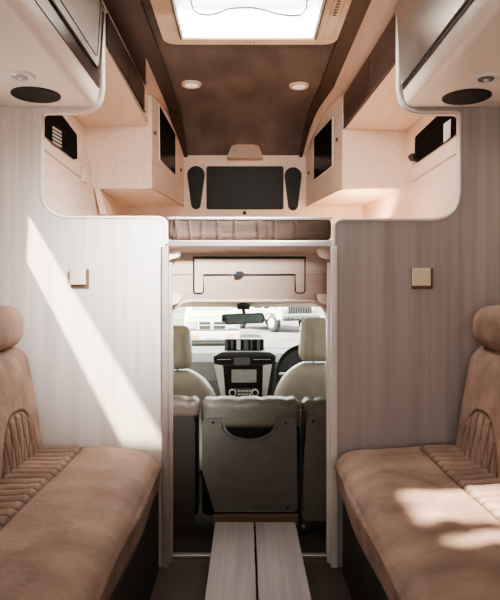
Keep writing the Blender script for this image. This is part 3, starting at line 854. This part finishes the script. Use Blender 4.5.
# rear bench, seen from behind
t = thing('rear_bench', 'dark-backed rear bench seat with olive leather top edge', 'seat', (0, 2.8, 0))
Y = 2.74
def section(x0, x1, y0, y1):
    a = P(x0, y1, Y); b = P(x1, y0, Y)
    def f(p, q):
        p[:, 2] -= .006*np.abs(np.sin((p[:, 0]-a.x)*28))**8*(q[:, 2] > .5)
        return p
    return M().rbox(a.x, b.x, Y, Y+.14, a.z, b.z, .035, (30, 2, 4), f, 6)
def back_panel(pts, th=.02, yy=Y):
    return M().prism([P(x, y, yy) for x, y in pts], (0, th, 0))
obj('leather_top', section(201, 301, 400, 430), OLIVE, t, True)
obj('leather_top', section(150, 198.5, 399.5, 420), mat('taupe_leather', (112, 100, 88), .45, bump=.1, bscale=(90, 90, 90)), t, True)
obj('leather_top', section(303, 352, 401, 425), OLIVE, t, True)
core = M().rbox(P(202, 0, Y+.03).x, P(300, 0, Y+.03).x, Y+.03, Y+.13, .02, P(0, 425, Y).z, .02)
core.rbox(P(150, 0, Y+.03).x, P(198, 0, Y+.03).x, Y+.03, Y+.13, .02, P(0, 415, Y).z, .02)
core.rbox(P(304, 0, Y+.03).x, P(352, 0, Y+.03).x, Y+.03, Y+.13, .02, P(0, 415, Y).z, .02)
obj('core', core, BLKM, t)
arc = [(249.5+27*math.cos(a)*(1 if abs(math.cos(a)) > .99 else 1), 418+21.5*abs(math.sin(a))**.8, 0) for a in np.linspace(0, math.pi, 19)]
notch = [(296.5, 417.5, 6)]+arc+[ (203, 417.5, 6), (203, 472, 6), (215, 511.5, 3), (297, 511.5, 5)]
pc_ = fillet(notch, 6)
o = obj('center_panel', back_panel(pc_, .02, Y-.012), PANELG, t, label='charcoal plastic back panel with a U-shaped notch')
lip = [p[:2] for p in arc]
obj('notch_lip', M().tube([P(x, y+1, Y-.014) for x, y in lip[1:-1]], (.006, .007), 8, flat=(0, 1, 0)), mat('lip_grey', (120, 114, 108), .35), o, 'auto')
obj('edge_bead', M().tube([P(x, y, Y-.012) for x, y in pc_], .0028, 6, closed=True), mat('bead_grey', (120, 114, 107), .4), o)
for (x, y) in ((213, 422.5), (286, 423), (287, 508)):
    obj('screw', M().lathe([(.007, 0), (.005, .003)], P(x, y, Y-.012), (0, -1, 0), 12), RUB, o)
wd = M().prism([P(x, y, Y-.006) for x, y in [(203.5, 470), (206, 476), (216, 510), (213, 511)]], (0, .004, 0))
obj('left_panel', back_panel(fillet([(150, 413), (192, 413, 6), (195, 424, 3), (195, 521, 2), (150, 521)], 5), .02, Y+.005), mat('left_dark', (62, 58, 55), .5), t)
rp = obj('right_panel', back_panel(fillet([(306.5, 417, 6), (350, 417), (350, 521), (302.5, 521, 4), (304, 460)], 5), .02, Y-.005), PANELG, t)
obj('screw', M().lathe([(.007, 0), (.005, .003)], P(313, 421.5, Y-.005), (0, -1, 0), 12), RUB, rp)
obj('hinge', M().lathe([(.028, 0), (.028, .03), (.014, .035)], P(303.5, 528, Y-.03), (0, -1, 0), 16), GUN, t, 'auto')
obj('lower_bar', M().rbox(P(214, 0, Y).x, P(298, 0, Y).x, Y-.03, Y+.0, .0, P(0, 514.5, Y-.02).z, .004), mat('tan_bar', (140, 116, 92), .5), t)
obj('buckle_strap', M().tube([P(303.5, 410, Y-.01), P(301.5, 440, Y-.005), P(299, 500, Y-.005), P(299, 525, Y-.012)], (.010, .004), 8), DASHD, t)
# rear outer headrest bolsters
for (x, y0, y1, mm) in ((166, 355, 392, mat('brown_bolster', (128, 108, 92), .5)), (333, 358, 396, CREAM)):
    a = P(x-8, y1, 2.8); b = P(x+8, y0, 2.8)
    obj('side_bolster', M().rbox(a.x, b.x, 2.76, 2.84, a.z, b.z, .035, (3, 2, 5), None, 5), mm, t, True)

# ================================================================= OUTDOORS
ZG = -.77
m = M().add([(-60, 5.2, ZG), (60, 5.2, ZG), (60, 140, ZG), (-60, 140, ZG)], [(0, 1, 2, 3)])
m.add([(-60, -30, ZG), (60, -30, ZG), (60, 5.2, ZG), (-60, 5.2, ZG)], [(0, 1, 2, 3)])
struct('ground', m, ASPH, 'pale grey asphalt outside the windscreen', 'ground')

def car(loc, rz, lab, cat, jeep):
    t = thing('parked_car' if not jeep else 'parked_truck', lab, cat, loc)
    R_ = Matrix.Translation(Vector(loc)) @ Matrix.Rotation(rz, 4, 'Z')
    def part(nm, m, mm, par=t, sm=False, lb=None):
        m.xf(R_); return obj(nm, m, mm, par, sm, label=lb)
    W = .90 if not jeep else .95
    L = 4.5
    hb = 1.0 if not jeep else 1.2
    # front at local -Y
    if not jeep:
        prof = [(0, .24), (-.02, .62), (.06, .90), (.35, 1.04), (1.25, 1.12), (1.95, 1.72), (4.0, 1.74), (4.5, 1.1), (4.5, .24)]
    else:
        prof = [(0, .55), (0, 1.22), (.15, 1.30), (1.3, 1.34), (1.75, 1.95), (4.3, 1.98), (4.4, 1.2), (4.4, .55)]
    part('body', M().prism([(-W, y, z) for y, z in prof], (2*W, 0, 0)), CARW)
    if not jeep:
        part('windscreen', M().add([(-.70, 1.27, 1.17), (.70, 1.27, 1.17), (.62, 1.88, 1.68), (-.62, 1.88, 1.68)], [(0, 1, 2, 3)]), CARWIN)
        for s in (-1, 1):
            a, b = sorted((s*.06, s*.42))
            part('grille_slot', M().rbox(a, b, -.05, .02, .57, .80, .02), CARD)
            part('grille_bar', M().rbox(a, b, -.06, .0, .675, .70, .004), CARW)
            a, b = sorted((s*.50, s*.86))
            part('headlight', M().rbox(a, b, -.05, .10, .56, .82, .04), mat('lamp_glass', (206, 214, 218), .15))
            a, b = sorted((s*.46, s*.68))
            part('indicator', M().rbox(a, b, -.13, .0, .27, .40, .02), AMB)
            a, b = sorted((s*.60, s*.84))
            part('wheel', M().lathe([(.34, -.1), (.34, .1)], (s*.78, .85, .34), (1, 0, 0), 24), TYRE)
        part('hood_badge', M().lathe([(.05, 0), (.04, .01)], (0, -.055, .70), (0, -1, 0), 12), CHROME)
        part('bumper', M().rbox(-.92, .92, -.10, .2, .20, .50, .05), CARW)
        part('bumper_gap', M().rbox(-.88, .88, -.06, .1, .505, .55, .01), CARG)
        part('lower_grille', M().rbox(-.80, .80, -.06, .3, .08, .19, .03), CARD)
        part('plate', M().rbox(-.22, .22, -.13, -.09, .27, .40, .005), WHT)
        part('hood_line', M().tube([(-.8, .05, .955), (.8, .05, .955)], .012, 5), CARG)
    else:
        part('grille', M().rbox(-.62, .62, -.03, .02, .82, 1.14, .02), CARD)
        for k in range(9): part('grille_bar', M().rbox(-.56+k*.13, -.52+k*.13, -.05, -.02, .84, 1.12, .004), CARG)
        for s in (-1, 1):
            part('headlight', M().lathe([(.13, 0), (.12, .05), (.06, .06)], (s*.76, 0, .98), (0, -1, 0), 18), mat('jeep_lamp', (220, 224, 226), .2))
            for y in (.75, 3.5):
                w = part('wheel', M().lathe([(.34, -.13), (.39, -.09), (.39, .09), (.34, .13)], (s*.86, y, .39), (1, 0, 0), 26), TYRE)
                part('rim', M().lathe([(.23, 0), (.20, .03), (.07, .02), (.05, .05)], (s*.99, y, .39), (s, 0, 0), 22), WHT, w)
            part('fender', M().prism([(s*.80, yy, zz) for yy, zz in [(.15, .62), (.3, .92), (1.2, .92), (1.4, .62), (1.3, .62), (1.12, .84), (.38, .84), (.25, .62)]], (s*.22, 0, 0)), CARW)
            part('side_window', M().rbox(*sorted((s*.94, s*.96)), 1.9, 4.0, 1.40, 1.85, .005), CARWIN)
        part('bumper', M().rbox(-.95, .95, -.22, -.02, .52, .72, .03), CARD)
        part('windscreen', M().add([(-.8, 1.36, 1.40), (.8, 1.36, 1.40), (.75, 1.70, 1.88), (-.75, 1.70, 1.88)], [(0, 1, 2, 3)]), CARWIN)
    return t
car((P(212, 0, 19.6).x, 19.6, ZG), math.radians(4), 'white car facing the windscreen with two dark grille slots and orange indicators', 'car', False)
car((P(300, 0, 26).x, 26.0, ZG), math.radians(32), 'white off-road truck seen at an angle with a big white-rimmed wheel', 'truck', True)

# ================================================================= light
w = bpy.data.worlds.new('World'); sc.world = w; w.use_nodes = True
bg = w.node_tree.nodes['Background']; bg.inputs['Color'].default_value = (1, .975, .94, 1); bg.inputs['Strength'].default_value = 2.4
def light(kind, name, loc, energy, color=(1, 1, 1), target=None, size=None, size_y=None, d=None, angle=None, spread=None):
    l = bpy.data.lights.new(name, kind); l.energy = energy; l.color = color
    o = bpy.data.objects.new(name, l); C.objects.link(o); o.location = loc
    if target is not None: d = Vector(target)-Vector(loc)
    if d is not None: o.rotation_euler = Vector(d).to_track_quat('-Z', 'Y').to_euler()
    if kind == 'AREA':
        l.shape = 'RECTANGLE'; l.size = size; l.size_y = size_y or size
        if spread: l.spread = math.radians(spread)
    if angle: l.angle = math.radians(angle)
    return o
light('SUN', 'sun_light', (0, 0, 6), 25, (1, .86, .70), d=SUN, angle=1.6)
light('AREA', 'rear_fill', (0, -.6, 1.05), 9, (.98, .97, .97), d=(0, 1, .30), size=1.6, size_y=1.2)  # added fill lamp inside the closed back wall, no door there
light('AREA', 'partition_fill', (.42, 1.05, 2.0), 7.5, (.97, .98, 1), target=(-.26, 2.31, 1.25), size=.25, size_y=.25, spread=38)  # added fill lamp aimed at the left partition, no opening above it
light('AREA', 'alcove_light_strip', (.70, 3.55, 1.40), 4.0, (1, .70, .42), target=(.75, 3.75, 1.63), size=.2, size_y=.5)
light('AREA', 'alcove_skylight_fill', (.01, 2.32, 2.135), 15, (1, .93, .86), target=(.01, 2.9, 1.4), size=.55, size_y=.55)
light('AREA', 'windscreen_daylight', (0, 4.50, .86), 11, (.97, 1, .98), d=(0, -1, -.25), size=1.2, size_y=.28)

# ================================================================= camera
cd = bpy.data.cameras.new('camera'); cam = bpy.data.objects.new('camera', cd); C.objects.link(cam)
cam.location = (0, 0, CZ); cam.rotation_euler = (math.radians(90), 0, 0)
cd.sensor_fit = 'VERTICAL'; cd.sensor_height = 36; cd.lens = 36.0
cd.shift_x = 4/600; cd.shift_y = -10/600; cd.clip_start = .02; cd.clip_end = 500
sc.camera = cam
sc.view_settings.view_transform = 'AgX'
try: sc.view_settings.look = 'AgX - Medium High Contrast'
except Exception: pass
sc.view_settings.exposure = 0.12
